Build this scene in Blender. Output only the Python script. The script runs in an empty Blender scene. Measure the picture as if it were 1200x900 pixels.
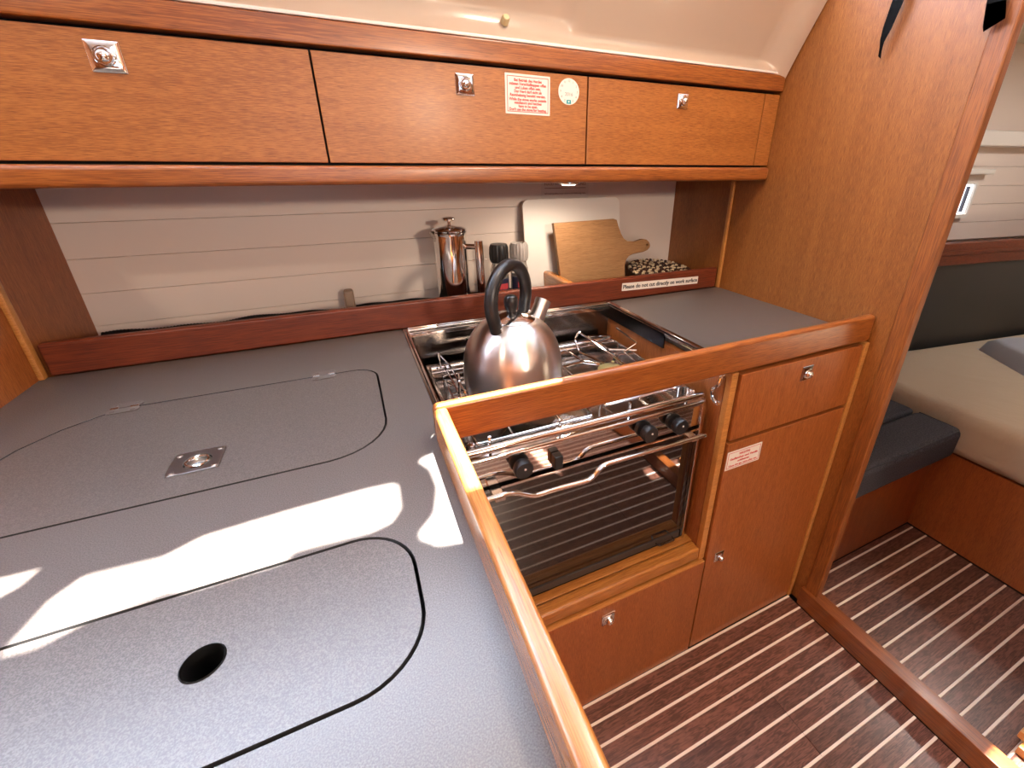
import bpy, bmesh, math, random
from mathutils import Matrix, Vector
random.seed(7)
PI = math.pi
scene = bpy.context.scene
C = scene.collection

# ------------------------------------------------------------------ camera
cam_d = bpy.data.cameras.new('camera'); cam = bpy.data.objects.new('camera', cam_d); C.objects.link(cam)
cam_d.sensor_fit = 'HORIZONTAL'; cam_d.sensor_width = 36.0; cam_d.lens = 15.2024
cam_d.shift_x = -0.03997; cam_d.shift_y = -0.03267; cam_d.clip_start = 0.02; cam_d.clip_end = 200
cam.matrix_world = Matrix(((0.908037, 0.160561, -0.386897, 0.0), (-0.418869, 0.357258, -0.834814, -0.5588),
                           (0.004183, 0.920101, 0.391658, 1.25), (0, 0, 0, 1)))
scene.camera = cam
# ------------------------------------------------------------------ world, sun, exposure
SUN_A, SUN_B = 0.25, 0.36            # sun travels along (-A, -B, -1)
w = bpy.data.worlds.new('sky'); scene.world = w; w.use_nodes = True
bg = w.node_tree.nodes['Background']; bg.inputs[0].default_value = (0.68, 0.82, 1.0, 1); bg.inputs[1].default_value = 2.6
sd = bpy.data.lights.new('sun', 'SUN'); sd.energy = 72.0; sd.angle = 0.010; sd.color = (1.0, 0.96, 0.90)
so = bpy.data.objects.new('sun', sd); C.objects.link(so); so.location = (1, 2, 4)
so.rotation_euler = Vector((-SUN_A, -SUN_B, -1)).to_track_quat('-Z', 'Y').to_euler()
SHEET_PASS = 0.95                        # daylight passed by an unseen sheet added for the counter sheen
vs = scene.view_settings
vs.view_transform = 'Standard'; vs.look = 'None'; vs.exposure = 0.12; vs.gamma = 1.0; vs.use_curve_mapping = False
scene.cycles.sample_clamp_indirect = 6.0
scene.cycles.caustics_reflective = False; scene.cycles.caustics_refractive = False
scene.cycles.max_bounces = 10; scene.cycles.diffuse_bounces = 6; scene.cycles.transparent_max_bounces = 12

# ------------------------------------------------------------------ materials
def nmat(name):
    m = bpy.data.materials.new(name); m.use_nodes = True
    return m, m.node_tree.nodes, m.node_tree.links, m.node_tree.nodes['Principled BSDF']
def plain(name, col, rough=0.5, metal=0.0, coat=0.0, emit=None, estr=0.0, trans=0.0, spec=0.5):
    m, N, L, b = nmat(name)
    b.inputs['Base Color'].default_value = (*col, 1); b.inputs['Roughness'].default_value = rough
    b.inputs['Metallic'].default_value = metal; b.inputs['Coat Weight'].default_value = coat
    b.inputs['Transmission Weight'].default_value = trans; b.inputs['Specular IOR Level'].default_value = spec
    if emit: b.inputs['Emission Color'].default_value = (*emit, 1); b.inputs['Emission Strength'].default_value = estr
    return m
def grained(name, dark, light, axis, rough=0.35, coat=0.25, fine=260.0, bump=0.05, vary=0.0, coarse=14.0, flecks=0.5, mix=0.28, swirl=0.0):
    m, N, L, b = nmat(name)
    tc = N.new('ShaderNodeTexCoord')
    def noise(sc, along, detail):
        mp = N.new('ShaderNodeMapping'); v = [sc, sc, sc]; v[axis] = along; mp.inputs['Scale'].default_value = v
        L.new(tc.outputs['Object'], mp.inputs['Vector'])
        if vary:
            oi = N.new('ShaderNodeObjectInfo'); ml = N.new('ShaderNodeMath'); ml.operation = 'MULTIPLY'; ml.inputs[1].default_value = 40
            L.new(oi.outputs['Random'], ml.inputs[0]); L.new(ml.outputs[0], mp.inputs['Location'])
        n = N.new('ShaderNodeTexNoise'); n.inputs['Detail'].default_value = detail; n.inputs['Roughness'].default_value = 0.6
        L.new(mp.outputs['Vector'], n.inputs['Vector']); return n
    n1 = noise(fine, fine * 0.028, 2.0); n2 = noise(coarse, coarse * (0.22 if swirl else 0.08), 4.0); n2.inputs['Distortion'].default_value = swirl
    mx = N.new('ShaderNodeMix'); mx.data_type = 'FLOAT'; mx.inputs[0].default_value = mix
    L.new(n1.outputs['Fac'], mx.inputs[2]); L.new(n2.outputs['Fac'], mx.inputs[3])
    r = N.new('ShaderNodeValToRGB'); r.color_ramp.elements[0].position = 0.43; r.color_ramp.elements[1].position = 0.57
    r.color_ramp.elements[0].color = (*dark, 1); r.color_ramp.elements[1].color = (*light, 1)
    L.new(mx.outputs[0], r.inputs['Fac'])
    n3 = noise(fine * 1.1, fine * 0.05, 1.0)
    fk = N.new('ShaderNodeMapRange'); fk.inputs[1].default_value = 0.60; fk.inputs[2].default_value = 0.70; fk.inputs[3].default_value = 0.0; fk.inputs[4].default_value = flecks
    L.new(n3.outputs['Fac'], fk.inputs[0])
    dk = N.new('ShaderNodeMix'); dk.data_type = 'RGBA'; dk.inputs[7].default_value = (dark[0] * 0.45, dark[1] * 0.38, dark[2] * 0.35, 1)
    L.new(fk.outputs[0], dk.inputs[0]); L.new(r.outputs['Color'], dk.inputs[6])
    out = dk.outputs[2]
    if vary:
        oi = N.new('ShaderNodeObjectInfo'); mr = N.new('ShaderNodeMapRange'); mr.inputs[3].default_value = 1 - vary; mr.inputs[4].default_value = 1 + vary
        L.new(oi.outputs['Random'], mr.inputs[0])
        hs = N.new('ShaderNodeHueSaturation'); L.new(mr.outputs[0], hs.inputs['Value']); L.new(out, hs.inputs['Color']); out = hs.outputs['Color']
    L.new(out, b.inputs['Base Color'])
    b.inputs['Roughness'].default_value = rough; b.inputs['Coat Weight'].default_value = coat; b.inputs['Coat Roughness'].default_value = 0.22
    bp = N.new('ShaderNodeBump'); bp.inputs['Strength'].default_value = bump; bp.inputs['Distance'].default_value = 0.002
    L.new(n1.outputs['Fac'], bp.inputs['Height']); L.new(bp.outputs['Normal'], b.inputs['Normal'])
    return m
VD, VL = (0.235, 0.070, 0.011), (0.41, 0.145, 0.030)
ven_x = grained('veneer_horizontal', VD, VL, 0, rough=0.42, coat=0.12, fine=330, coarse=9, flecks=0.5, mix=0.2)
ven_z = grained('veneer_vertical', VD, VL, 2, rough=0.42, coat=0.12, fine=330, coarse=9, flecks=0.5, mix=0.2)
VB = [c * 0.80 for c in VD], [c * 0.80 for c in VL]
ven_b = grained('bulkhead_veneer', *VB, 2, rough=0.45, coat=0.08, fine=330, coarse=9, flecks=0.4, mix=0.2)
VZ = (VD[0], VD[1] * 0.88, VD[2]), (VL[0], VL[1] * 0.88, VL[2])
ven_z = grained('locker_veneer', *VZ, 2, rough=0.42, coat=0.12, fine=330, coarse=9, flecks=0.4, mix=0.2)
trim_x = grained('solid_trim_along', (0.20, 0.052, 0.010), (0.34, 0.105, 0.020), 0, rough=0.33, coat=0.25, fine=150)
trim_y = grained('solid_trim_across', (0.36, 0.13, 0.028), (0.52, 0.20, 0.048), 1, rough=0.26, coat=0.45, fine=120)
trim_z = grained('solid_trim_upright', (0.18, 0.050, 0.009), (0.30, 0.094, 0.016), 2, rough=0.5, coat=0.0, fine=120)
sill_w = grained('golden_sill', (0.30, 0.105, 0.018), (0.46, 0.18, 0.035), 0, rough=0.3, coat=0.3, fine=150)
thr_w = grained('threshold_wood', (0.16, 0.040, 0.009), (0.27, 0.078, 0.016), 1, rough=0.3, coat=0.3, fine=120)
lip = grained('light_lipping', (0.40, 0.16, 0.035), (0.56, 0.24, 0.06), 0, rough=0.35)
maho = grained('mahogany', (0.105, 0.018, 0.006), (0.18, 0.034, 0.010), 0, rough=0.42, coat=0.06, fine=110)
berth = grained('berth_panel', (0.24, 0.056, 0.012), (0.36, 0.096, 0.020), 2, rough=0.4, coat=0.1)
floor_w = grained('floor_wood', (0.070, 0.025, 0.016), (0.200, 0.084, 0.056), 0, rough=0.33, coat=0.25, fine=160, vary=0.2, coarse=26, flecks=0.35, mix=0.55, swirl=1.2)
floor_s = plain('floor_inlay', (0.90, 0.79, 0.68), 0.35)
pale_wood = grained('pale_board_wood', (0.27, 0.135, 0.052), (0.36, 0.195, 0.080), 0, rough=0.6, coat=0.0, fine=200)
chrome = plain('chrome', (0.82, 0.80, 0.78), 0.07, 1.0)
chrome_r = plain('satin_chrome', (0.72, 0.70, 0.68), 0.22, 1.0)
steel_dark = plain('dark_steel', (0.22, 0.20, 0.19), 0.18, 1.0)
black = plain('black_plastic', (0.012, 0.012, 0.013), 0.38)
black_s = plain('gap_shade_black', (0.006, 0.005, 0.005), 0.7)  # near-black standing in for shade in gaps and hidden hollows
rubber = plain('black_rubber', (0.02, 0.019, 0.018), 0.75)
white_p = plain('white_paper', (0.80, 0.74, 0.66), 0.6)
white_b = plain('white_plastic', (0.78, 0.74, 0.69), 0.4)
hullw = plain('white_plank', (0.78, 0.68, 0.61), 0.40)
linerm = plain('cream_liner', (0.86, 0.72, 0.59), 0.22, coat=0.4)
cream = plain('cream_vinyl', (0.68, 0.60, 0.49), 0.6)
beige = plain('beige_sheet', (0.46, 0.36, 0.26), 0.85)
def wrinkle(m, sc, st):
    N, L = m.node_tree.nodes, m.node_tree.links; tc = N.new('ShaderNodeTexCoord'); n = N.new('ShaderNodeTexNoise'); n.inputs['Scale'].default_value = sc; n.inputs['Detail'].default_value = 4; n.inputs['Distortion'].default_value = 0.8
    L.new(tc.outputs['Object'], n.inputs['Vector']); b = N.new('ShaderNodeBump'); b.inputs['Strength'].default_value = st; b.inputs['Distance'].default_value = 0.03
    L.new(n.outputs['Fac'], b.inputs['Height']); L.new(b.outputs['Normal'], N['Principled BSDF'].inputs['Normal'])
wrinkle(beige, 5.0, 0.5)
red_ink = plain('red_ink', (0.55, 0.06, 0.05), 0.6)
dark_ink = plain('dark_ink', (0.035, 0.03, 0.04), 0.6)
brown_ink = plain('brown_ink', (0.20, 0.06, 0.03), 0.6)
teal_ink = plain('teal_ink', (0.02, 0.30, 0.32), 0.6)
grey_ink = plain('grey_ink', (0.22, 0.24, 0.23), 0.6)
brass_g = plain('burner_brass', (0.55, 0.50, 0.24), 0.4, 0.6)
panel_d = plain('charcoal_panel', (0.035, 0.032, 0.030), 0.30)
pillow_m = plain('grey_quilt', (0.34, 0.34, 0.38), 0.9)
def speckled():
    m, N, L, b = nmat('speckled_laminate')
    tc = N.new('ShaderNodeTexCoord')
    n = N.new('ShaderNodeTexNoise'); n.inputs['Scale'].default_value = 800; n.inputs['Detail'].default_value = 2
    L.new(tc.outputs['Object'], n.inputs['Vector'])
    r = N.new('ShaderNodeValToRGB'); e = r.color_ramp.elements
    e[0].position = 0.38; e[0].color = (0.062, 0.050, 0.043, 1); e[1].position = 0.66; e[1].color = (0.142, 0.120, 0.107, 1)
    L.new(n.outputs['Fac'], r.inputs['Fac'])
    L.new(r.outputs['Color'], b.inputs['Base Color'])
    b.inputs['Roughness'].default_value = 0.36; b.inputs['IOR'].default_value = 1.75
    return m
lam = speckled()
def brushed():
    m, N, L, b = nmat('brushed_steel')
    b.inputs['Base Color'].default_value = (0.74, 0.69, 0.65, 1); b.inputs['Metallic'].default_value = 1; b.inputs['Anisotropic Rotation'].default_value = 0.25
    b.inputs['Roughness'].default_value = 0.30; b.inputs['Anisotropic'].default_value = 0.75
    t = N.new('ShaderNodeTangent'); t.direction_type = 'RADIAL'; t.axis = 'Z'
    L.new(t.outputs[0], b.inputs['Tangent']); return m
brush = brushed()
def woven(name, c0, c1):
    m, N, L, b = nmat(name)
    tc = N.new('ShaderNodeTexCoord'); n = N.new('ShaderNodeTexNoise'); n.inputs['Scale'].default_value = 260; n.inputs['Detail'].default_value = 2
    L.new(tc.outputs['Object'], n.inputs['Vector'])
    r = N.new('ShaderNodeValToRGB'); r.color_ramp.elements[0].color = (*c0, 1); r.color_ramp.elements[1].color = (*c1, 1)
    r.color_ramp.elements[0].position = 0.35; r.color_ramp.elements[1].position = 0.7
    L.new(n.outputs['Fac'], r.inputs['Fac']); L.new(r.outputs['Color'], b.inputs['Base Color'])
    b.inputs['Roughness'].default_value = 0.9; return m
denim = woven('charcoal_weave', (0.020, 0.018, 0.022), (0.064, 0.058, 0.068))
def ovenglass():
    m, N, L, b = nmat('smoked_oven_glass')
    b.inputs['Base Color'].default_value = (0.012, 0.009, 0.008, 1); b.inputs['Roughness'].default_value = 0.03
    b.inputs['IOR'].default_value = 2.3
    tr = N.new('ShaderNodeBsdfTransparent'); tr.inputs[0].default_value = (0.42, 0.36, 0.33, 1)
    mx = N.new('ShaderNodeMixShader'); mx.inputs[0].default_value = 0.86
    L.new(tr.outputs[0], mx.inputs[1]); L.new(b.outputs[0], mx.inputs[2])
    L.new(mx.outputs[0], N['Material Output'].inputs['Surface']); return m
oglass = ovenglass()
jar = plain('clear_glass', (0.9, 0.9, 0.88), 0.05, trans=0.85)
salt = plain('salt_grains', (0.62, 0.55, 0.52), 0.8)
pepper = plain('peppercorns', (0.05, 0.035, 0.025), 0.8)

# ------------------------------------------------------------------ mesh helpers
def merge(bm, src, mi=0, mat=None):
    if mat is not None: bmesh.ops.transform(src, matrix=mat, verts=src.verts)
    for f in src.faces: f.material_index = mi
    me = bpy.data.meshes.new('tmp'); src.to_mesh(me); src.free(); bm.from_mesh(me); bpy.data.meshes.remove(me)
def box(bm, x0, x1, y0, y1, z0, z1, bev=0.0, seg=2, mi=0, mat=None):
    b = bmesh.new(); bmesh.ops.create_cube(b, size=1)
    for v in b.verts:
        v.co = Vector(((x0 + x1) / 2 + v.co.x * (x1 - x0), (y0 + y1) / 2 + v.co.y * (y1 - y0), (z0 + z1) / 2 + v.co.z * (z1 - z0)))
    if bev: bmesh.ops.bevel(b, geom=b.edges[:], offset=bev, segments=seg, profile=0.5, affect='EDGES', clamp_overlap=True)
    merge(bm, b, mi, mat); return bm
def rounded_path(pts, r, n=5):
    P = [Vector(p) for p in pts]; out = [P[0]]
    for i in range(1, len(P) - 1):
        a, b, c = P[i - 1], P[i], P[i + 1]
        d = min(r, (a - b).length * 0.49, (c - b).length * 0.49)
        s, e = b + (a - b).normalized() * d, b + (c - b).normalized() * d
        for k in range(n + 1):
            t = k / n; out.append(s * (1 - t) ** 2 + b * 2 * t * (1 - t) + e * t * t)
    out.append(P[-1]); return out
def tube(bm, pts, r, n=8, corner=0.0, closed=False, mi=0, ry=None):
    P = rounded_path(pts, corner) if corner else [Vector(p) for p in pts]
    if closed and corner:
        m0 = (Vector(pts[0]) + Vector(pts[1])) / 2; P = rounded_path([m0] + list(pts[1:]) + [pts[0], m0], corner)[:-1]
    rr = r if isinstance(r, (list, tuple)) else [r] * len(P)
    if len(rr) != len(P): rr = [rr[0] + (rr[-1] - rr[0]) * i / (len(P) - 1) for i in range(len(P))]
    rings = []; up = None; m = len(P)
    for i in range(m):
        if closed: t = P[(i + 1) % m] - P[i - 1]
        else: t = P[min(i + 1, m - 1)] - P[max(i - 1, 0)]
        t.normalize()
        if up is None: up = Vector((0, 0, 1)) if abs(t.z) < 0.9 else Vector((0, 1, 0))
        s = t.cross(up).normalized(); up = s.cross(t).normalized()
        rings.append([bm.verts.new(P[i] + (s * math.cos(2 * PI * k / n) + up * math.sin(2 * PI * k / n) * (ry or 1)) * rr[i]) for k in range(n)])
    for i in range(m if closed else m - 1):
        a, b = rings[i], rings[(i + 1) % m]
        for k in range(n):
            f = bm.faces.new((a[k], b[k], b[(k + 1) % n], a[(k + 1) % n])); f.material_index = mi
    if not closed:
        for rg, fl in ((rings[0], False), (rings[-1], True)):
            f = bm.faces.new(rg if fl else rg[::-1]); f.material_index = mi
    return bm
def lathe(bm, prof, c=(0, 0, 0), n=32, mi=0, mat=None):
    b = bmesh.new(); rings = []
    for (r, z) in prof:
        if r < 1e-6: rings.append([b.verts.new((0, 0, z))])
        else: rings.append([b.verts.new((r * math.cos(2 * PI * k / n), r * math.sin(2 * PI * k / n), z)) for k in range(n)])
    for A, B in zip(rings, rings[1:]):
        for k in range(n):
            k2 = (k + 1) % n
            if len(A) == 1 and len(B) == 1: continue
            if len(A) == 1: b.faces.new((A[0], B[k2], B[k]))
            elif len(B) == 1: b.faces.new((A[k], A[k2], B[0]))
            else: b.faces.new((A[k], A[k2], B[k2], B[k]))
    bmesh.ops.recalc_face_normals(b, faces=b.faces)
    m = Matrix.Translation(Vector(c))
    merge(bm, b, mi, m @ mat if mat is not None else m); return bm
def plate(bm, outer, holes=(), t0=0.0, t1=0.01, bev=0.0, mat=None, mi=0):
    """flat plate cut from 2D outlines (x, y), from z = t0 to t1"""
    cu = bpy.data.curves.new('tmpc', 'CURVE'); cu.dimensions = '2D'; cu.fill_mode = 'BOTH'
    for pts in [outer] + list(holes):
        s = cu.splines.new('POLY'); s.points.add(len(pts) - 1)
        for p, q in zip(s.points, pts): p.co = (q[0], q[1], 0, 1)
        s.use_cyclic_u = True
    cu.extrude = (t1 - t0) / 2 - bev; cu.bevel_depth = bev; cu.bevel_resolution = 1; cu.offset = -bev
    o = bpy.data.objects.new('tmpo', cu); C.objects.link(o)
    me = bpy.data.meshes.new_from_object(o.evaluated_get(bpy.context.evaluated_depsgraph_get()))
    b = bmesh.new(); b.from_mesh(me)
    bpy.data.objects.remove(o); bpy.data.curves.remove(cu); bpy.data.meshes.remove(me)
    bmesh.ops.remove_doubles(b, verts=b.verts, dist=1e-6)
    m = Matrix.Translation((0, 0, (t0 + t1) / 2))
    merge(bm, b, mi, mat @ m if mat is not None else m); return bm
def gap_shade_edges(bm):  # colours upright faces black so the lid gaps read as shaded
    for f in bm.faces:
        f.normal_update()
        if abs(f.normal.z) < 0.5: f.material_index = 1
    return bm
def rrect(x0, x1, y0, y1, r, n=7):
    rs = r if isinstance(r, (tuple, list)) else [r] * 4   # corners: (x1,y0) (x1,y1) (x0,y1) (x0,y0)
    out = []
    for (cx, cy, a, q) in ((x1, y0, -90, rs[0]), (x1, y1, 0, rs[1]), (x0, y1, 90, rs[2]), (x0, y0, 180, rs[3])):
        sx = cx - q if cx == x1 else cx + q; sy = cy - q if cy == y1 else cy + q
        for k in range(n + 1):
            t = math.radians(a + 90 * k / n); out.append((sx + q * math.cos(t), sy + q * math.sin(t)))
    return out
def circle(cx, cy, r, n=28): return [(cx + r * math.cos(2 * PI * k / n), cy + r * math.sin(2 * PI * k / n)) for k in range(n)]
def text(bm, s, size, mat, mi=0, align='CENTER', depth=0.0002, width=None, bold=0.0):
    cu = bpy.data.curves.new('tmpt', 'FONT'); cu.body = s; cu.size = size; cu.align_x = align; cu.align_y = 'CENTER'; cu.extrude = depth
    cu.resolution_u = 2; cu.offset = bold
    o = bpy.data.objects.new('tmpo', cu); C.objects.link(o)
    me = bpy.data.meshes.new_from_object(o.evaluated_get(bpy.context.evaluated_depsgraph_get()))
    b = bmesh.new(); b.from_mesh(me)
    bpy.data.objects.remove(o); bpy.data.curves.remove(cu); bpy.data.meshes.remove(me)
    if width and b.verts:
        xs = [v.co.x for v in b.verts]; k = width / (max(xs) - min(xs))
        for v in b.verts: v.co.x *= k
    merge(bm, b, mi, mat); return bm
FACE = lambda x, y, z: Matrix.Translation((x, y, z)) @ Matrix.Rotation(PI / 2, 4, 'X')     # local xy -> world xz, facing -y

def obj(name, bm, mats, parent=None, smooth=35):
    me = bpy.data.meshes.new(name)
    if parent is not None:
        bmesh.ops.translate(bm, verts=bm.verts, vec=-origin(parent))
    bm.to_mesh(me); bm.free()
    for m in (mats if isinstance(mats, (list, tuple)) else [mats]): me.materials.append(m)
    if smooth:
        for p in me.polygons: p.use_smooth = True
        me.set_sharp_from_angle(angle=math.radians(smooth))
    o = bpy.data.objects.new(name, me); C.objects.link(o)
    if smooth and len(me.polygons) < 6000:
        wm = o.modifiers.new('weighted_normals', 'WEIGHTED_NORMAL'); wm.keep_sharp = True
    if parent is not None: o.parent = parent
    return o
def origin(o):
    v = Vector(o.location)
    while o.parent is not None: o = o.parent; v = v + o.location
    return v
def tag(o, label, cat, group=None):
    o['label'] = label; o['category'] = cat
    if group: o['group'] = group
    return o
def thing(name, label, cat, loc=(0, 0, 0), group=None):
    o = bpy.data.objects.new(name, None); C.objects.link(o); o.location = loc; o.empty_display_size = 0.05
    return tag(o, label, cat, group)
def struct(name, bm, mats, label=None, smooth=35):
    o = obj(name, bm, mats, None, smooth); o['kind'] = 'structure'
    if label: o['label'] = label
    return o
def B(*a, **k): return box(bmesh.new(), *a, **k)

XB, XL, ZC = 1.10, -0.565, 0.88
# ================================================================== SETTING
# ---- floor: planks with pale inlay strips
def make_floor(x0, x1, y_hi, y_lo, label, seam=None):
    fl = struct('floor', B(x0, x1, y_lo, y_hi, -0.05, -0.013), black_s, label)
    pitch = 0.0455; k0 = -0.046; cache = {}
    k = 0; y_top = y_hi
    ys = []
    y = k0
    while y < y_hi - pitch: y += pitch
    while y > y_lo: ys.append(y); y -= pitch
    edges = [y_hi] + ys + [y_lo]
    def piece(nm, m, xa, xb, ya, yb, z):
        key = (nm, round(xb - xa, 4), round(ya - yb, 4))
        if key in cache:
            o = bpy.data.objects.new(nm, cache[key]); C.objects.link(o)
        else:
            o = obj(nm, B(-(xb - xa) / 2, (xb - xa) / 2, -(ya - yb) / 2, (ya - yb) / 2, -0.012, 0, bev=0.0006, seg=1), m, None)
            cache[key] = o.data
        o.parent = fl; o.location = ((xa + xb) / 2, (ya + yb) / 2, z)
    for i in range(len(edges) - 1):
        a, b = edges[i] - (0.0032 if i else 0), edges[i + 1] + 0.0032
        if a - b < 0.006: continue
        cuts = [x0, x1]
        if seam and (a + b) / 2 < seam[1]: cuts = [x0, seam[0] - 0.0006, seam[0] + 0.0006, x1]
        for j in range(0, len(cuts), 2): piece('plank', floor_w, cuts[j], cuts[j + 1], a, b, 0.0)
    for y in ys:
        cuts = [x0, x1]
        if seam and y < seam[1]: cuts = [x0, seam[0] - 0.0006, seam[0] + 0.0006, x1]
        for j in range(0, len(cuts), 2): piece('inlay_strip', floor_s, cuts[j], cuts[j + 1], y + 0.003, y - 0.003, 0.0002)
    return fl
make_floor(0.09, 1.084, -0.002, -1.45, 'dark striped plank floor in front of the stove', seam=(0.80, -0.19))
make_floor(1.128, 1.764, 0.018, -1.45, 'dark striped plank floor of the sleeping cabin')
# ---- right bulkhead with its solid front edge
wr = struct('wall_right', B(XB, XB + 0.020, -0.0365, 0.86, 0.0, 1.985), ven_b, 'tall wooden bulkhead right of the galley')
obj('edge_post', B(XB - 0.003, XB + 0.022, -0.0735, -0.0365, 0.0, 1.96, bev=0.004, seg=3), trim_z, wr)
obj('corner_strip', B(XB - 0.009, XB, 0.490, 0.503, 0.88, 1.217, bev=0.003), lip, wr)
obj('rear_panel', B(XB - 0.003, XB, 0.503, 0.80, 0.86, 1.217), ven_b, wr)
wl = struct('wall_left', B(XL - 0.03, XL, 0.10, 0.80, 0.86, 1.217), ven_z, 'wooden end panel left of the galley counter')
obj('corner_strip', B(XL, XL + 0.010, 0.488, 0.503, 0.88, 1.217, bev=0.003), lip, wl)
obj('rear_panel', B(XL, XL + 0.004, 0.503, 0.76, 0.86, 1.217), ven_z, wl)
# ---- white hull planking behind the shelf
wb = bpy.data.objects.new('wall_back', None); 
wbm = B(-0.6, 1.13, 0.765, 0.79, 0.80, 1.46)
wb = struct('wall_back', wbm, hullw, 'white planked hull side behind the galley shelf')
ang = math.atan2(0.045, 1.665)
for z0 in (0.832, 0.908, 0.984, 1.060, 1.136):
    m = Matrix.Translation((XL, 0.728, 0)) @ Matrix.Rotation(ang, 4, 'Z')
    obj('plank', B(-0.02, 1.69, 0, 0.014, z0 + 0.0003, z0 + 0.0757, bev=0.0006, seg=1, mat=m), hullw, wb)
# ---- moulded cream liner above the cupboards
def sstep(a, b, x):
    t = max(0, min(1, (x - a) / (b - a))); return t * t * (3 - 2 * t)
def make_liner():
    bm = bmesh.new(); nx, nz = 120, 40; g = []
    for i in range(nx + 1):
        x = -0.62 + (XB - 0.004 + 0.62) * (i / nx); col = []
        for j in range(nz + 1):
            t = j / nz; z = 1.452 + 0.178 * t
            y = 0.392 - 0.56 * (z - 1.452)
            rec = sstep(1.452 + 0.010, 1.452 + 0.036, z) * (1 - sstep(1.02, 1.075, x)) * 0.030
            rec += 0.016 * (1 - sstep(0.46, 0.50, x)) * sstep(1.480, 1.505, z)
            lipf = 0.010 * (1 - sstep(0.0, 0.05, t)) + 0.012 * sstep(1.075, 1.092, x)
            col.append(bm.verts.new((x, y + rec * 0.87 - lipf * 0.3, z + rec * 0.5 - 0.012 * sstep(1.03, 1.096, x) * (1 - t) ** 4)))
        g.append(col)
    for i in range(nx):
        for j in range(nz): bm.faces.new((g[i][j], g[i][j + 1], g[i + 1][j + 1], g[i + 1][j]))
    r = bmesh.ops.solidify(bm, geom=bm.faces[:], thickness=0.006)
    bmesh.ops.recalc_face_normals(bm, faces=bm.faces)
    return bm
ceil = struct('ceiling', make_liner(), linerm, 'moulded cream headliner above the cupboards', smooth=60)
obj('lip_strip', B(-0.62, XB - 0.02, 0.379, 0.397, 1.4705, 1.4765, bev=0.002), white_b, ceil)
rot = Matrix.Rotation(math.radians(62), 4, 'X')
obj('screw_cap', lathe(bmesh.new(), [(0, 0.007), (0.0055, 0.006), (0.0075, 0.003), (0.008, -0.008), (0, -0.008)], (0.338, 0.392, 1.508), 20, mat=rot), plain('aged_cap', (0.62, 0.50, 0.28), 0.4), ceil)
# ---- unseen coachroof side, openings shaped to cast the sun patches; roof with added hatch
def to_side(x0, y0):
    z = (0.30 + 0.825 - y0 + 0.88 * SUN_B) / (SUN_B + 0.5); x = x0 + SUN_A * (z - 0.88)
    return (x, (z - 1.65) * math.hypot(1, 0.5))
p1 = [(-0.312, -0.150), (-0.304, -0.112), (-0.288, -0.092), (-0.226, -0.096), (-0.196, -0.080), (-0.122, -0.075), (-0.030, -0.073), (0.0, -0.076),
      (0.006, -0.084), (0.004, -0.128), (-0.008, -0.146), (-0.03, -0.151), (-0.104, -0.146), (-0.112, -0.157), (-0.196, -0.157), (-0.202, -0.150), (-0.262, -0.156), (-0.29, -0.168), (-0.312, -0.166)]
p2 = [(0.020, -0.184), (0.019, -0.172), (0.040, -0.149), (0.051, -0.106), (0.049, -0.069), (0.037, -0.046), (0.044, -0.037), (0.062, -0.033), (0.066, 0.012), (0.262, 0.012), (0.265, -0.06), (0.20, -0.17), (0.10, -0.204), (0.064, -0.206), (0.035, -0.20)]
p3 = [(-0.42, -0.060), (-0.331, -0.063), (-0.338, -0.084), (-0.36, -0.100), (-0.42, -0.12)]
sm = Matrix.Translation((0, 0.30, 1.65)) @ Matrix.Rotation(math.atan2(1, -0.5), 4, 'X')
side = plate(bmesh.new(), [(-1.9, 0.0), (XB + 0.02, 0.0), (XB + 0.02, 0.37), (-1.9, 0.37)], [[to_side(*q) for q in p] for p in (p1, p2, p3)], -0.002, 0.002, mat=sm)
struct('ceiling', B(-1.9, XB + 0.02, 0.2985, 0.86, 1.646, 1.654), linerm, 'unseen cream strip added to stop sun leaking past the headliner')  # unseen strip added to block a sun leak
struct('wall_hull', B(-1.95, 3.5, 0.86, 0.90, -0.1, 1.66), hullw, 'unseen hull side shutting out daylight behind the furniture')  # unseen, added to keep sun and sky from leaking in behind
struct('floor', B(-1.95, 3.5, -2.45, 0.90, -0.12, -0.08), black_s, 'unseen bilge slab shutting out daylight below the floor')  # unseen, added to keep sky from leaking in from below
bl, N_, L_, b_ = nmat('sheen_sheet')
tl = N_.new('ShaderNodeBsdfTranslucent'); tl.inputs[0].default_value = (0.78, 0.86, 1.0, 1); df = N_.new('ShaderNodeBsdfDiffuse'); df.inputs[0].default_value = (0.7, 0.68, 0.66, 1)
mx_ = N_.new('ShaderNodeMixShader'); mx_.inputs[0].default_value = SHEET_PASS
L_.new(df.outputs[0], mx_.inputs[1]); L_.new(tl.outputs[0], mx_.inputs[2]); L_.new(mx_.outputs[0], N_['Material Output'].inputs['Surface'])
struct('wall_sun_mask', side, bl, 'unseen translucent sheet with openings shaped to cast the sun patches')  # translucent sheet added to glow onto the counter, cut to mask the sun
HX0, HX1, HY0, HY1 = -0.30, 0.30, -0.95, -0.35
struct('ceiling', plate(bmesh.new(), [(-1.9, -2.4), (XB + 0.02, -2.4), (XB + 0.02, 0.165), (-1.9, 0.165)], [rrect(HX0, HX1, HY0, HY1, 0.05)], 1.965, 1.99), linerm, 'cream cabin roof with a hatch opening added for skylight')  # hatch opening added to drop skylight on the near counter
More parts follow.
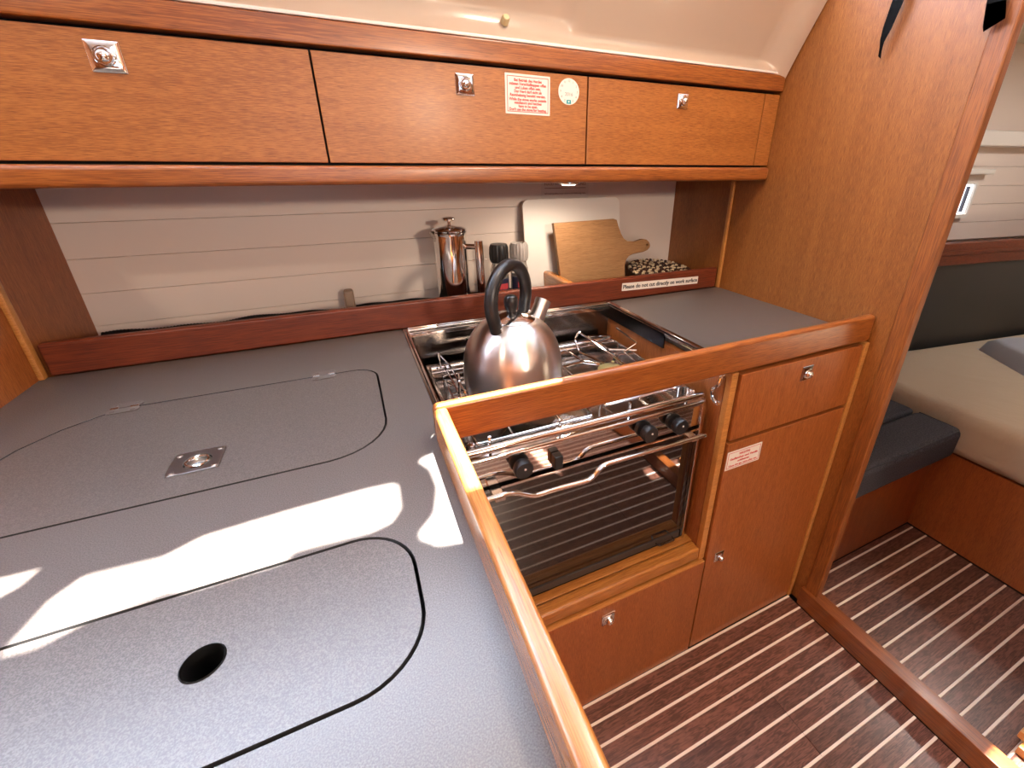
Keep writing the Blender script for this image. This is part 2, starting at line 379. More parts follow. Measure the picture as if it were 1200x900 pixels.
# ---- the saloon behind the photographer
struct('wall_saloon', plate(bmesh.new(), [(-1.9, 0), (XB, 0), (XB, 1.985), (-1.9, 1.985)], [rrect(-0.55, 0.35, 0.95, 1.84, 0.04)], 0, 0.03, mat=FACE(0, -2.4, 0)), ven_z, 'wooden saloon wall with companionway opening')
struct('wall_saloon_side', B(-1.93, -1.9, -2.4, 0.3, 0, 1.985), ven_z, 'wooden saloon side wall')
struct('wall_right', B(XB, XB + 0.028, -2.4, -0.78, 0, 1.985), ven_z, 'wooden bulkhead beyond the cabin doorway')
struct('floor', B(-1.9, 0.09, -2.4, -1.0, -0.05, 0), floor_w, 'dark saloon floor')
struct('floor', B(0.09, 3.4, -2.4, -1.45, -0.05, 0), floor_w, 'dark floor behind the doorway')
# ---- doorway threshold
struct('trim_1', B(XB - 0.014, XB + 0.028, -0.80, -0.03, 0.0, 0.066, bev=0.003, seg=2), thr_w, 'solid wooden doorway sill')
# ---- sleeping cabin shell
cd = Vector((0.768, -0.112, 0)).normalized(); cang = math.atan2(cd.y, cd.x)
CM = Matrix.Translation((2.0, 0.440, 0)) @ Matrix.Rotation(cang, 4, 'Z')
wc = struct('wall_cabin', B(-0.95, 1.6, 0.24, 0.26, -0.08, 1.75, mat=CM), hullw, 'white planked hull side of the sleeping cabin')
zz = 0.93
wpl = (0.930, 1.012, 1.094, 1.176, 1.258, 1.340)
for a, b in zip(wpl, wpl[1:]):
    obj('plank', B(-0.9, 1.6, 0.225, 0.239, a + 0.0005, b - 0.0005, bev=0.001, seg=1, mat=CM), hullw, wc)
obj('cornice', B(-0.9, 1.6, 0.17, 0.239, 1.338, 1.402, bev=0.012, mat=CM), white_b, wc)
wn = bpy.data.objects.new('window_1', None)
wbm = bmesh.new()
plate(wbm, rrect(0.30, 0.635, 1.035, 1.195, 0.02), [rrect(0.34, 0.622, 1.052, 1.184, 0.010)], 0, 0.022, mat=CM @ FACE(0, 0.224, 0))
wn = struct('window_1', wbm, white_b, 'small white framed portlight in the sleeping cabin')
obj('pane', B(0.325, 0.630, 0.212, 0.219, 1.045, 1.19, mat=CM), plain('daylit_pane', (0.9, 0.9, 0.9), 0.3, emit=(0.9, 0.95, 1.0), estr=1.3), wn)
obj('pane_divider', B(0.578, 0.588, 0.202, 0.2115, 1.064, 1.174, mat=CM), plain('blue_grey_seal', (0.10, 0.11, 0.16), 0.5), wn)
obj('visor', B(0.26, 0.69, 0.185, 0.224, 1.225, 1.248, bev=0.006, mat=CM), white_b, wn)
struct('ceiling', plate(bmesh.new(), [(XB + 0.028, -2.4), (3.6, -2.4), (3.6, 0.90), (XB + 0.028, 0.90)], [rrect(2.15, 2.75, -0.72, -0.30, 0.05), rrect(1.46, 1.66, 0.04, 0.125, 0.02)], 1.73, 1.76), cream, 'cream ceiling of the sleeping cabin')  # openings added to let skylight in and put sun on the sill
struct('wall_cabin_end', B(3.45, 3.5, -2.4, 0.7, 0, 1.76), cream, 'cream end wall of the sleeping cabin')
struct('wall_cabin_rear', B(XB, 3.5, -2.45, -2.4, 0, 1.76), ven_z, 'wooden rear wall of the sleeping cabin')
struct('trim_2', B(1.18, 1.30, 0.10, 0.239, 1.095, 1.40, bev=0.01, mat=CM), cream, 'cream boxed corner of the sleeping cabin hull')

# ================================================================== LATCHES AND STICKERS
def latch(parent, x, y, z, s, label='square chrome push-button latch'):
    """square dished plate with a round button, facing -y"""
    bm = bmesh.new(); h = s / 2
    q = Matrix.Rotation(PI / 2, 4, 'X'); k2 = math.sqrt(2)
    lathe(bm, [(h * k2, 0), (h * k2, 0.0015), (h * 0.97 * k2, 0.0022), (h * 0.60 * k2, 0.0058), (0, 0.0060)], (x, y, z), 4, mat=q @ Matrix.Rotation(PI / 4, 4, 'Z'))
    lathe(bm, [(h * 0.66, 0.0035), (h * 0.66, 0.0062), (h * 0.60, 0.0072), (h * 0.54, 0.0062), (h * 0.52, 0.0066), (h * 0.50, 0.010), (h * 0.40, 0.0135), (h * 0.22, 0.0155), (0, 0.016)], (x, y, z), 24, mat=q)
    o = obj('latch', bm, chrome, parent); o['label'] = label; return o
def sticker(parent, x, y, z, wd, ht, lines, ink, border=None, name='sticker', label=None, paper=white_p, tilt=0):
    bm = bmesh.new(); M = FACE(x, y, z) @ Matrix.Rotation(tilt, 4, 'Z')
    plate(bm, rrect(-wd / 2, wd / 2, -ht / 2, ht / 2, 0.001, 2), [], 0, 0.0006, mat=M)
    if border:
        a = border; t = 0.0011
        plate(bm, [(-wd / 2 + a, -ht / 2 + a), (wd / 2 - a, -ht / 2 + a), (wd / 2 - a, ht / 2 - a), (-wd / 2 + a, ht / 2 - a)],
              [[(-wd / 2 + a + t, -ht / 2 + a + t), (wd / 2 - a - t, -ht / 2 + a + t), (wd / 2 - a - t, ht / 2 - a - t), (-wd / 2 + a + t, ht / 2 - a - t)]], 0.0006, 0.0009, mat=M, mi=1)
    for (s, v, size, wid) in lines:
        text(bm, s, size, M @ Matrix.Translation((0, v, 0.0008)), mi=1, width=wid, bold=size * 0.028)
    o = obj(name, bm, [paper, ink], parent, smooth=0)
    if label: o['label'] = label
    return o

# ================================================================== WORKTOPS AND RAILS
lid1 = [(-0.040, 0.298), (-0.376, 0.298), (-0.403, 0.283), (-0.440, 0.254), (-0.470, 0.212), (-0.486, 0.165), (-0.490, 0.120), (-0.488, 0.075), (-0.475, 0.040), (-0.450, 0.016), (-0.415, 0.008)] + \
       [(-0.075 + 0.081 * math.sin(t * PI / 16), 0.088 - 0.081 * math.cos(t * PI / 16)) for t in range(9)] + \
       [(-0.036 + 0.042 * math.cos(t * PI / 14), 0.256 + 0.042 * math.sin(t * PI / 14)) for t in range(7)]
def grow(poly, d):
    n = len(poly); out = []; A = sum(poly[i][0] * poly[(i + 1) % n][1] - poly[(i + 1) % n][0] * poly[i][1] for i in range(n)); s = 1 if A > 0 else -1
    for i in range(n):
        a, b, c = Vector(poly[i - 1]), Vector(poly[i]), Vector(poly[(i + 1) % n])
        t = ((b - a).normalized() + (c - b).normalized()).normalized(); out.append((b.x + t.y * d * s, b.y - t.x * d * s))
    return out
lid2 = rrect(-0.37, 0.006, -0.319, -0.158, (0.058, 0.055, 0.055, 0.058), 10)
wt = thing('worktop', 'long speckled grey worktop with two lids, left of the stove', 'worktop', (-0.25, -0.3, ZC - 0.03))
obj('top', gap_shade_edges(plate(bmesh.new(), [(XL, -1.1), (0.074, -1.1), (0.074, 0.02), (0.083, 0.02), (0.083, 0.502), (XL, 0.502)],
                 [grow(lid1, 0.0034), grow(lid2, 0.0036), circle(-0.060, -0.397, 0.030)], ZC - 0.03, ZC)), [lam, black_s], wt, smooth=0)
obj('drain_rim', lathe(bmesh.new(), [(0.030, -0.002), (0.031, 0.001), (0.028, 0.0015), (0.026, -0.004), (0.022, -0.02), (0.0, -0.022)], (-0.060, -0.397, ZC), 28), black, wt)
tag(obj('worktop', B(0.678, XB - 0.001, 0.02, 0.502, ZC - 0.03, ZC, bev=0.001, seg=1), lam), 'short speckled grey worktop between stove and bulkhead', 'worktop')
def icebox_lid(poly, label, loc):
    r = thing('icebox_lid', label, 'lid', loc); return r
l1 = icebox_lid(lid1, 'rear grey icebox lid with chrome ring pull and two hinges', (-0.24, 0.15, ZC - 0.018))
obj('panel', gap_shade_edges(plate(bmesh.new(), lid1, [circle(-0.234, 0.078, 0.016)], ZC - 0.018, ZC)), [lam, black_s], l1, smooth=0)
rp = bmesh.new()
plate(rp, rrect(-0.264, -0.206, 0.052, 0.104, 0.004, 3), [circle(-0.234, 0.077, 0.0165)], ZC, ZC + 0.0025, bev=0.0006)
lathe(rp, [(0.0175, 0.002), (0.0165, -0.004), (0.014, -0.008), (0, -0.009)], (-0.234, 0.077, ZC), 24)
for sx in (-0.258, -0.212):
    for sy in (0.058, 0.098): lathe(rp, [(0.0035, 0.0024), (0.0030, 0.0038), (0, 0.0044)], (sx, sy, ZC), 12)
rg = obj('ring_pull', rp, plain('worn_steel', (0.50, 0.49, 0.48), 0.3, 1.0), l1); rg['label'] = 'square chrome ring pull'
obj('pull_ring', tube(bmesh.new(), [(-0.234 + 0.0125 * math.cos(t * PI / 10), 0.077 + 0.0125 * math.sin(t * PI / 10), ZC + 0.002) for t in range(20)], 0.0018, 8, closed=True), chrome, rg)
for hx in (-0.380, -0.085):
    hb = bmesh.new()
    for dy, s in ((0.012, 1), (-0.012, -1)):
        plate(hb, rrect(hx - 0.021, hx + 0.021, 0.299 + (0.001 if s > 0 else -0.018), 0.299 + (0.018 if s > 0 else -0.001), 0.007, 4), [], ZC + 0.0002, ZC + 0.0016)
        for dx in (-0.013, 0.013): lathe(hb, [(0.0036, 0.0016), (0.003, 0.0026), (0, 0.003)], (hx + dx, 0.299 + dy, ZC), 10)
    hg = obj('hinge', hb, plain('grey_hinge', (0.17, 0.15, 0.14), 0.3, 0.4), l1)
    kb = bmesh.new()
    for dx in (-0.013, 0.013): box(kb, hx + dx - 0.006, hx + dx + 0.006, 0.2965, 0.3015, ZC, ZC + 0.003, bev=0.001)
    obj('knuckle', kb, chrome_r, hg)
l2 = icebox_lid(lid2, 'front grey icebox lid with a round black finger hole', (-0.18, -0.24, ZC - 0.018))
obj('panel', gap_shade_edges(plate(bmesh.new(), lid2, [circle(-0.162, -0.239, 0.0150)], ZC - 0.018, ZC)), [lam, black_s], l2, smooth=0)
fh = obj('finger_hole', lathe(bmesh.new(), [(0.0160, 0.0003), (0.0150, 0.0012), (0.0138, -0.001), (0.0132, -0.017), (0.0132, -0.034), (0, -0.0345)], (-0.162, -0.239, ZC), 28), plain('hole_shade', (0.004, 0.004, 0.004), 0.6, spec=0.2), l2)  # inside coloured near-black for the shade in the hole
tag(obj('worktop_spot', lathe(bmesh.new(), [(0.0, 0.0012), (0.0045, 0.0010), (0.0055, 0.0), (0, 0.0)], (-0.146, -0.102, ZC), 18), plain('grey_spot', (0.10, 0.09, 0.09), 0.4)), 'tiny round grey spot on the worktop between the two lids', 'spot')  # small raised disc, grey on the speckled top
# carcass below the left worktop
cb = thing('base_cabinet', 'galley carcass carrying the long left worktop', 'cabinet', (-0.25, -0.3, 0))
obj('carcass', B(XL, 0.070, -1.1, 0.49, 0.0, ZC - 0.045), black_s, cb)
obj('side_panel', B(0.0705, 0.083, -1.1, 0.0, 0.0, ZC - 0.045), ven_z, cb)
# fiddle rails
fr = thing('fiddle_rail', 'raised wooden rail edging both worktops and crossing before the stove', 'rail', (0.08, 0.0, 0.86))
obj('cross_rail', B(0.071, XB - 0.001, 0.0, 0.0195, 0.866, 0.931, bev=0.0075, seg=4), trim_x, fr)
obj('side_rail', B(0.070, 0.0895, -1.1, -0.0005, 0.842, 0.930, bev=0.005, seg=3), trim_y, fr)

# ================================================================== BASE CABINETS
bc = thing('base_cabinet', 'narrow wooden locker with drawer above door, right of the stove', 'cabinet', (0.88, 0.2, 0))
obj('side_panel', B(0.664, 0.682, 0.020, 0.49, 0.0, 0.848), ven_z, bc)
obj('carcass', B(0.683, XB - 0.002, 0.022, 0.49, 0.0, 0.845), black_s, bc)
obj('stile', B(1.083, XB - 0.001, -0.004, 0.0195, 0.0, 0.864, bev=0.003), lip, bc)
obj('front_lip', B(0.664, 0.682, 0.004, 0.0195, 0.346, 0.864, bev=0.002), lip, bc)
def front(parent, name, x0, x1, z0, z1, m, y=0.0):
    o = obj(name, B(x0, x1, y, y + 0.0185, z0, z1, bev=0.0016, seg=2), m, parent)
    return o
dr = front(bc, 'drawer', 0.686, 1.080, 0.697, 0.859, ven_z, -0.001)
latch(dr, 0.889, -0.001, 0.823, 0.036)
do = front(bc, 'door', 0.686, 1.080, 0.004, 0.688, ven_z, -0.001)
latch(do, 0.727, -0.001, 0.337, 0.030)
sticker(do, 0.741, -0.0012, 0.641, 0.106, 0.050, [('WICHTIG', 0.013, 0.0085, 0.034), ('Gasflaschen und Ventile', 0.003, 0.0080, 0.086), ('schliessen', -0.006, 0.0075, 0.036), ('Close the gas valve after use', -0.0155, 0.0065, 0.088)], red_ink, 0.0035, label='white sticker with red lettering')
# unit under the stove
uc = thing('drawer_unit', 'low wooden drawer below the oven', 'cabinet', (0.38, 0.2, 0))
obj('carcass', B(0.092, 0.660, 0.030, 0.48, 0.0, 0.345), black_s, uc)
obj('sill', B(0.0905, 0.6635, 0.004, 0.034, 0.350, 0.386, bev=0.006, seg=3), sill_w, uc)
obj('sill_strip', B(0.0905, 0.6635, 0.0345, 0.056, 0.352, 0.3855, bev=0.0015), sill_w, uc)
obj('sill_back', B(0.0905, 0.6635, 0.052, 0.085, 0.346, 0.362), black_s, uc)
d2 = front(uc, 'drawer', 0.0915, 0.680, 0.004, 0.339, ven_z, -0.003)
obj('drawer_lipping', B(0.0915, 0.680, -0.0025, 0.0150, 0.3392, 0.3425, bev=0.001), lip, d2)
latch(d2, 0.400, -0.003, 0.298, 0.034)
tag(obj('floor_edging', B(0.0915, 1.083, -0.0085, -0.0035, 0.0, 0.0035), floor_s), 'thin pale strip where the lockers meet the floor', 'edging')

# ================================================================== WALL CUPBOARD
wc2 = thing('wall_cupboard', 'row of wooden wall lockers with three chrome-latched doors', 'cupboard', (0.26, 0.5, 1.217))
YD = 0.386
obj('carcass', B(XL + 0.001, XB - 0.004, YD + 0.022, 0.745, 1.221, 1.44), black_s, wc2)
obj('bottom_panel', B(XL + 0.001, XB - 0.004, 0.40, 0.755, 1.2175, 1.2215), ven_x, wc2)
obj('bottom_rail', B(XL + 0.001, XB - 0.002, 0.376, 0.405, 1.2165, 1.2500, bev=0.008, seg=3), trim_x, wc2)
obj('top_rail', B(XL + 0.001, XB - 0.002, 0.378, 0.410, 1.4325, 1.470, bev=0.004, seg=2), trim_x, wc2)
d = front(wc2, 'door', -0.535, -0.0115, 1.2545, 1.4265, ven_x, YD); latch(d, -0.277, YD, 1.393, 0.040)
d = front(wc2, 'door', -0.0085, 0.5165, 1.2545, 1.4265, ven_x, YD); latch(d, 0.249, YD, 1.394, 0.036)
sticker(d, 0.379, YD - 0.0002, 1.3840, 0.098, 0.071,
        [('Bei Betrieb des Herdes', 0.0245, 0.0072, 0.060), ('müssen Verschlußkappen offen', 0.0180, 0.0072, 0.080), ('und Luken offen sein.', 0.0115, 0.0072, 0.056), ('Der Herd darf nicht als', 0.0050, 0.0072, 0.060), ('Raumheizung benutzt werden.', -0.0015, 0.0072, 0.078),
         ('While the stove works outside', -0.0090, 0.0072, 0.082), ('ventilators and hatches', -0.0150, 0.0072, 0.060), ('have to be open.', -0.0210, 0.0072, 0.042), ("Don't use the stove for heating.", -0.0270, 0.0072, 0.082)], red_ink, 0.004, label='square white sticker with red warning text', tilt=math.radians(-0.5))
bm = bmesh.new(); M = FACE(0.472, YD - 0.0002, 1.3955)
plate(bm, circle(0, 0, 0.0245, 40), [], 0, 0.0006, mat=M)
for k in range(12):
    a = PI / 2 - k * PI / 6
    if k == 6: continue
    text(bm, str(k or 12), 0.0062, M @ Matrix.Translation((0.0195 * math.cos(a), 0.0195 * math.sin(a), 0.0008)), mi=1)
text(bm, '2016', 0.0095, M @ Matrix.Translation((0, -0.005, 0.0008)), mi=1)
plate(bm, [(-0.006, -0.0225), (0.006, -0.0225), (0.005, -0.015), (-0.005, -0.015)], [circle(0, -0.0185, 0.0018, 10)], 0.0006, 0.0009, mat=M, mi=2)
o = obj('round_sticker', bm, [white_p, grey_ink, teal_ink], d, smooth=0); o['label'] = 'round white inspection sticker with a teal emblem'
d = front(wc2, 'door', 0.5195, 1.0425, 1.2545, 1.4265, ven_x, YD); latch(d, 0.775, YD, 1.394, 0.032)
front(wc2, 'filler_panel', 1.0455, XB - 0.003, 1.2545, 1.4265, ven_x, YD)
# little lamp under the cupboard
lp = thing('under_cupboard_lamp', 'small round lit lamp under the wall lockers', 'lamp', (0.540, 0.515, 1.2175))
obj('housing', lathe(bmesh.new(), [(0.0, 0.0), (0.027, 0.0), (0.027, -0.008), (0.022, -0.010), (0.022, -0.006), (0, -0.006)], (0.540, 0.515, 1.2175), 28), chrome_r, lp)
obj('diffuser', lathe(bmesh.new(), [(0.0, -0.0125), (0.016, -0.012), (0.0215, -0.0085), (0.0215, -0.0065), (0, -0.0065)], (0.540, 0.515, 1.2175), 28), plain('lit_diffuser', (1, 1, 1), 0.4, emit=(1.0, 0.90, 0.78), estr=14), lp)
ld = bpy.data.lights.new('under_cupboard_light', 'SPOT'); ld.energy = 4.5; ld.color = (1.0, 0.80, 0.62); ld.spot_size = math.radians(165); ld.spot_blend = 0.6; ld.shadow_soft_size = 0.02
lo = bpy.data.objects.new('under_cupboard_light', ld); C.objects.link(lo); lo.location = (0, 0, -0.018); lo.parent = lp

# ================================================================== SHELF BEHIND THE COUNTER
sh = thing('storage_shelf', 'mahogany-fronted shelf running along the back of the worktop', 'shelf', (0.26, 0.6, 0.86))
obj('front_board', B(XL + 0.012, XB - 0.010, 0.502, 0.522, 0.8805, 0.9455, bev=0.005, seg=3), maho, sh)
obj('shelf_board', B(XL + 0.001, XB - 0.004, 0.5225, 0.722, 0.852, 0.871), maho, sh)
obj('divider', B(0.545, 0.572, 0.5225, 0.722, 0.8715, 0.944, bev=0.008, seg=3), trim_y, sh)
obj('divider', B(-0.036, -0.012, 0.66, 0.698, 0.8825, 0.948, bev=0.007, seg=3), plain('weathered_wood', (0.30, 0.21, 0.15), 0.6), sh)
lab = sticker(sh, 0.864, 0.5018, 0.9155, 0.292, 0.0235, [('Please do not cut directly on work surface', 0.0, 0.0165, 0.285)], dark_ink, None, name='label_strip', label='narrow white label with black lettering', tilt=math.radians(-1.2))
def make_mat():
    bm = bmesh.new(); nx = 330; rows = []
    for i in range(nx + 1):
        x = XL + 0.012 + (0.535 - XL - 0.012) * i / nx
        rz = 0.0015 * (1 if (i % 2) else 0)
        curl = 0.017 + 0.004 * math.sin(x * 21) + 0.003 * math.sin(x * 47 + 1)
        rows.append([bm.verts.new(p) for p in ((x, 0.526, 0.8775 + rz), (x, 0.62, 0.8775 + rz), (x, 0.700, 0.8775 + rz), (x, 0.716, 0.879 + rz + curl * 0.3), (x, 0.7215, 0.881 + rz + curl * 0.6))])
    for a, b in zip(rows, rows[1:]):
        for k in range(4): bm.faces.new((a[k], b[k], b[k + 1], a[k + 1]))
    bmesh.ops.solidify(bm, geom=bm.faces[:], thickness=0.004); bmesh.ops.recalc_face_normals(bm, faces=bm.faces); return bm
tag(obj('shelf_mat', make_mat(), rubber, smooth=0), 'black ribbed rubber mat lining the shelf left of the divider', 'mat')
tag(obj('shelf_mat', B(0.575, XB - 0.02, 0.526, 0.718, 0.8715, 0.8775, bev=0.001), rubber), 'black rubber mat under the chopping boards right of the divider', 'mat')
# ---- french press
px, py, pz = 0.243, 0.615, 0.8795
fp = thing('french_press', 'polished steel french press standing on the shelf', 'coffee press', (px, py, pz))
obj('body', lathe(bmesh.new(), [(0, 0), (0.040, 0), (0.0425, 0.003), (0.0425, 0.192), (0.0445, 0.200), (0.0435, 0.201), (0.041, 0.194), (0.041, 0.02), (0, 0.018)], (px, py, pz), 40), chrome, fp)
fl_ = obj('lid', lathe(bmesh.new(), [(0.0435, 0.202), (0.0445, 0.205), (0.043, 0.2085), (0.030, 0.213), (0.010, 0.2155), (0.0045, 0.217), (0.0045, 0.228), (0, 0.228)], (px, py, pz), 36), chrome, fp)
obj('plunger_knob', lathe(bmesh.new(), [(0, 0.226), (0.010, 0.226), (0.0165, 0.2285), (0.0175, 0.231), (0.0165, 0.2345), (0.010, 0.236), (0, 0.236)], (px, py, pz), 28), chrome, fl_)
sb = bmesh.new(); vs_ = []
for t in range(7):
    a = PI + (t - 3) * 0.11; k = 1 - abs(t - 3) / 3.0; ring = []
    for (rr_, zz_) in ((0.043 + 0.011 * k, 0.203), (0.043 + 0.004 * k, 0.192), (0.0422, 0.178)):
        ring.append(sb.verts.new((px + rr_ * math.cos(a), py + rr_ * math.sin(a), pz + zz_)))
    vs_.append(ring)
for a, b in zip(vs_, vs_[1:]):
    for k in range(2): sb.faces.new((a[k], b[k], b[k + 1], a[k + 1]))
bmesh.ops.solidify(sb, geom=sb.faces[:], thickness=0.001)
obj('spout', sb, chrome, fp)
hd = bmesh.new(); hx, hy = math.cos(math.radians(-30)), math.sin(math.radians(-30))
for zz_ in (0.165, 0.035): tube(hd, [(px + 0.041 * hx, py + 0.041 * hy, pz + zz_), (px + 0.076 * hx, py + 0.076 * hy, pz + zz_)], 0.0070, 12)
tube(hd, [(px + 0.076 * hx, py + 0.076 * hy, pz + 0.012), (px + 0.076 * hx, py + 0.076 * hy, pz + 0.180)], 0.0112, 18)
obj('handle', hd, chrome, fp)
fp.scale.z = 1.055
# ---- two spice mills
def mill(x, y, capm, fill, label, red_y):
    r = thing('spice_mill', label, 'spice mill', (x, y, 0.8795), 'spice mills on the shelf'); z = 0.8795
    obj('jar', lathe(bmesh.new(), [(0, 0.001), (0.021, 0.001), (0.0235, 0.005), (0.0235, 0.085), (0.020, 0.096), (0.0185, 0.104)], (x, y, z), 28), jar, r)
    obj('contents', lathe(bmesh.new(), [(0, 0.004), (0.0205, 0.004), (0.0205, 0.070), (0, 0.072)], (x, y, z), 24), fill, r)
    lb = bmesh.new()
    for k in range(15):
        pass
    ring = [(0.0238, 0.022), (0.0238, 0.066)]
    a0, a1 = -PI / 2 - 1.3, -PI / 2 + 1.3; vv = []
    for k in range(15):
        a = a0 + (a1 - a0) * k / 14
        vv.append([lb.verts.new((x + q[0] * math.cos(a), y + q[0] * math.sin(a), z + q[1])) for q in ((0.0238, 0.022), (0.0238, 0.040), (0.0238, 0.054), (0.0238, 0.066))])
    for i in range(14):
        for k in range(3):
            f = lb.faces.new((vv[i][k], vv[i + 1][k], vv[i + 1][k + 1], vv[i][k + 1])); f.material_index = 1 if k == 1 and 3 < i < 11 else 0
    obj('label_band', lb, [plain('navy_label', (0.02, 0.022, 0.05), 0.4), plain('red_label', (0.45, 0.05, 0.06), 0.4)], r, smooth=60)
    n = 18; b = bmesh.new(); rings = []
    for (rr_, zz_, j) in ((0.0215, 0.104, 0), (0.0245, 0.110, 1), (0.0255, 0.124, 1), (0.0245, 0.140, 1), (0.021, 0.147, 0), (0.0, 0.148, 0)):
        if rr_ == 0: rings.append([b.verts.new((x, y, z + zz_))]); continue
        rings.append([b.verts.new((x + (rr_ - (0.0016 if (k % 2 and j) else 0)) * math.cos(PI * k / n), y + (rr_ - (0.0016 if (k % 2 and j) else 0)) * math.sin(PI * k / n), z + zz_)) for k in range(2 * n)])
    b.faces.new(rings[0][::-1])
    for A, Bq in zip(rings, rings[1:]):
        for k in range(2 * n):
            k2 = (k + 1) % (2 * n)
            if len(Bq) == 1: b.faces.new((A[k], A[k2], Bq[0]))
            else: b.faces.new((A[k], A[k2], Bq[k2], Bq[k]))
    obj('grinder_cap', b, capm, r, smooth=25)
    r.scale = (1.08, 1.08, 1.16)
    return r
mill(0.377, 0.62, black, pepper, 'pepper mill with black grinder cap on the shelf', 0)
mill(0.437, 0.62, plain('clear_cap', (0.62, 0.58, 0.55), 0.12, trans=0.5), salt, 'salt mill with clear grinder cap on the shelf', 0)
# ---- chopping boards
lean = Matrix.Translation((0, 0.690, 0.8925)) @ Matrix.Rotation(math.radians(-7.0), 4, 'X') @ Matrix.Rotation(PI / 2, 4, 'X')
tag(obj('cutting_board', plate(bmesh.new(), rrect(0.488, 0.832, -0.0145, 0.268, 0.022, 6), [], -0.004, 0.004, bev=0.002, mat=lean), white_b), 'large white plastic cutting board leaning on the hull planks', 'cutting board')
wbp = [(0.557, 1.095), (0.765, 1.099), (0.777, 1.095), (0.782, 1.078), (0.792, 1.053), (0.802, 1.037), (0.816, 1.028), (0.846, 1.026), (0.873, 1.032), (0.890, 1.029), (0.901, 1.020), (0.905, 1.010), (0.903, 1.003), (0.894, 0.995), (0.877, 0.990), (0.836, 0.986), (0.820, 0.981), (0.811, 0.972), (0.803, 0.954), (0.804, 0.914), (0.804, 0.882), (0.575, 0.880)]
lean2 = Matrix.Translation((0, 0.618, 0.893)) @ Matrix.Rotation(math.radians(-9), 4, 'X') @ Matrix.Rotation(PI / 2, 4, 'X')
wbd = thing('cutting_board', 'wooden paddle cutting board with a handle, leaning before the white board', 'cutting board', (0.68, 0.63, 0.878))
obj('board', plate(bmesh.new(), [(x, (z - 0.893) * 1.012) for x, z in wbp], [circle(0.893, 0.120, 0.0038, 14)], -0.009, 0.009, bev=0.003, mat=lean2), pale_wood, wbd)
# ---- trivet of beads
tv = thing('trivet', 'round trivet of dark and cream beads lying on the shelf', 'trivet', (0.945, 0.615, 0.878))
TM = Matrix.Translation((0.945, 0.615, 0.924)) @ Matrix.Rotation(math.radians(7), 4, 'X')
obj('backing', lathe(bmesh.new(), [(0, -0.001), (0.097, -0.001), (0.099, 0.001), (0.097, 0.003), (0, 0.003)], (0, 0, 0), 40, mat=TM), rubber, tv)
obj('stand', lathe(bmesh.new(), [(0.040, 0), (0.055, 0), (0.055, 0.036), (0.040, 0.036), (0.040, 0)], (0.945, 0.615, 0.878), 28), rubber, tv)
bd = bmesh.new()
for ri, rad in enumerate((0.008, 0.024, 0.040, 0.056, 0.072, 0.088, 0.104)):
    n = max(5, int(2 * PI * rad / 0.0135)); n += n % 2
    for k in range(n):
        a = 2 * PI * k / n + ri * 0.3; dark = (k + ri) % 2 == 0 if ri % 3 else (k // 2) % 2 == 0
        bq = bmesh.new(); bmesh.ops.create_icosphere(bq, subdivisions=1, radius=0.0072)
        merge(bd, bq, 1 if dark else 0, TM @ Matrix.Translation((rad * math.cos(a), rad * math.sin(a), 0.006)) @ Matrix.Rotation(a, 4, 'Z') @ Matrix.Diagonal((1.05, 0.85, 0.7, 1)))
o = obj('beads', bd, [plain('cream_bead', (0.62, 0.50, 0.33), 0.5), plain('brown_bead', (0.05, 0.018, 0.010), 0.5)], tv); o['kind'] = 'stuff'
# ---- notice on the hull planks
nt = bmesh.new(); NM = Matrix.Translation((XL, 0.727, 0)) @ Matrix.Rotation(ang, 4, 'Z') @ FACE(1.218, 0.0, 1.172)
plate(nt, [(-0.085, -0.052), (0.085, -0.052), (0.085, 0.040), (-0.085, 0.040)], [], 0, 0.0005, mat=NM)
for (s, v, sz, wd) in (('FOOD HYGIENE GUIDELINES', 0.027, 0.0125, 0.148), ('All food handlers must observe the following rules', -0.001, 0.0065, 0.148), ('Wash hands before handling food and after using the', -0.023, 0.0065, 0.148), ('toilet. Keep worktops and boards clean at all times.', -0.033, 0.0065, 0.135)):
    text(nt, s, sz, NM @ Matrix.Translation((0, v, 0.0008)), mi=1, width=wd)
plate(nt, [(-0.074, 0.0145), (0.074, 0.0145), (0.074, 0.0160), (-0.074, 0.0160)], [], 0.0005, 0.0009, mat=NM, mi=1)
tag(obj('notice', nt, [plain('notice_paper', (0.72, 0.64, 0.58), 0.6), brown_ink], smooth=0), 'printed paper notice on the hull planks above the white cutting board', 'notice')

# ================================================================== STOVE
ss = thing('stove_surround', 'chrome edging and dark lining around the stove recess', 'trim', (0.38, 0.3, 0.84))
sf = bmesh.new()
plate(sf, [(0.0835, 0.021), (0.6775, 0.021), (0.6775, 0.5015), (0.0835, 0.5015)], [rrect(0.088, 0.668, 0.0225, 0.482, 0.004, 2)], ZC - 0.003, ZC + 0.0015, bev=0.0007)
obj('frame', sf, chrome_r, ss)
bt = bmesh.new(); tube(bt, [(0.092, 0.03, ZC + 0.0015), (0.092, 0.487, ZC + 0.0015), (0.667, 0.487, ZC + 0.0015), (0.667, 0.03, ZC + 0.0015)], 0.0028, 10, 0.006); obj('bead', bt, chrome, ss)
obj('back_bead', tube(bmesh.new(), [(0.096, 0.497, ZC + 0.002), (0.66, 0.497, ZC + 0.002)], 0.0028, 10), chrome, ss)
obj('inner_edge', B(0.096, 0.664, 0.478, 0.4815, ZC - 0.016, ZC - 0.004, bev=0.001), chrome, ss)
obj('back_lining', B(0.084, 0.663, 0.484, 0.488, 0.66, ZC - 0.004), steel_dark, ss)
obj('back_shield', B(0.092, 0.40, 0.4795, 0.4835, 0.80, ZC - 0.004), plain('smoked_metal', (0.10, 0.09, 0.085), 0.15, 1.0), ss)
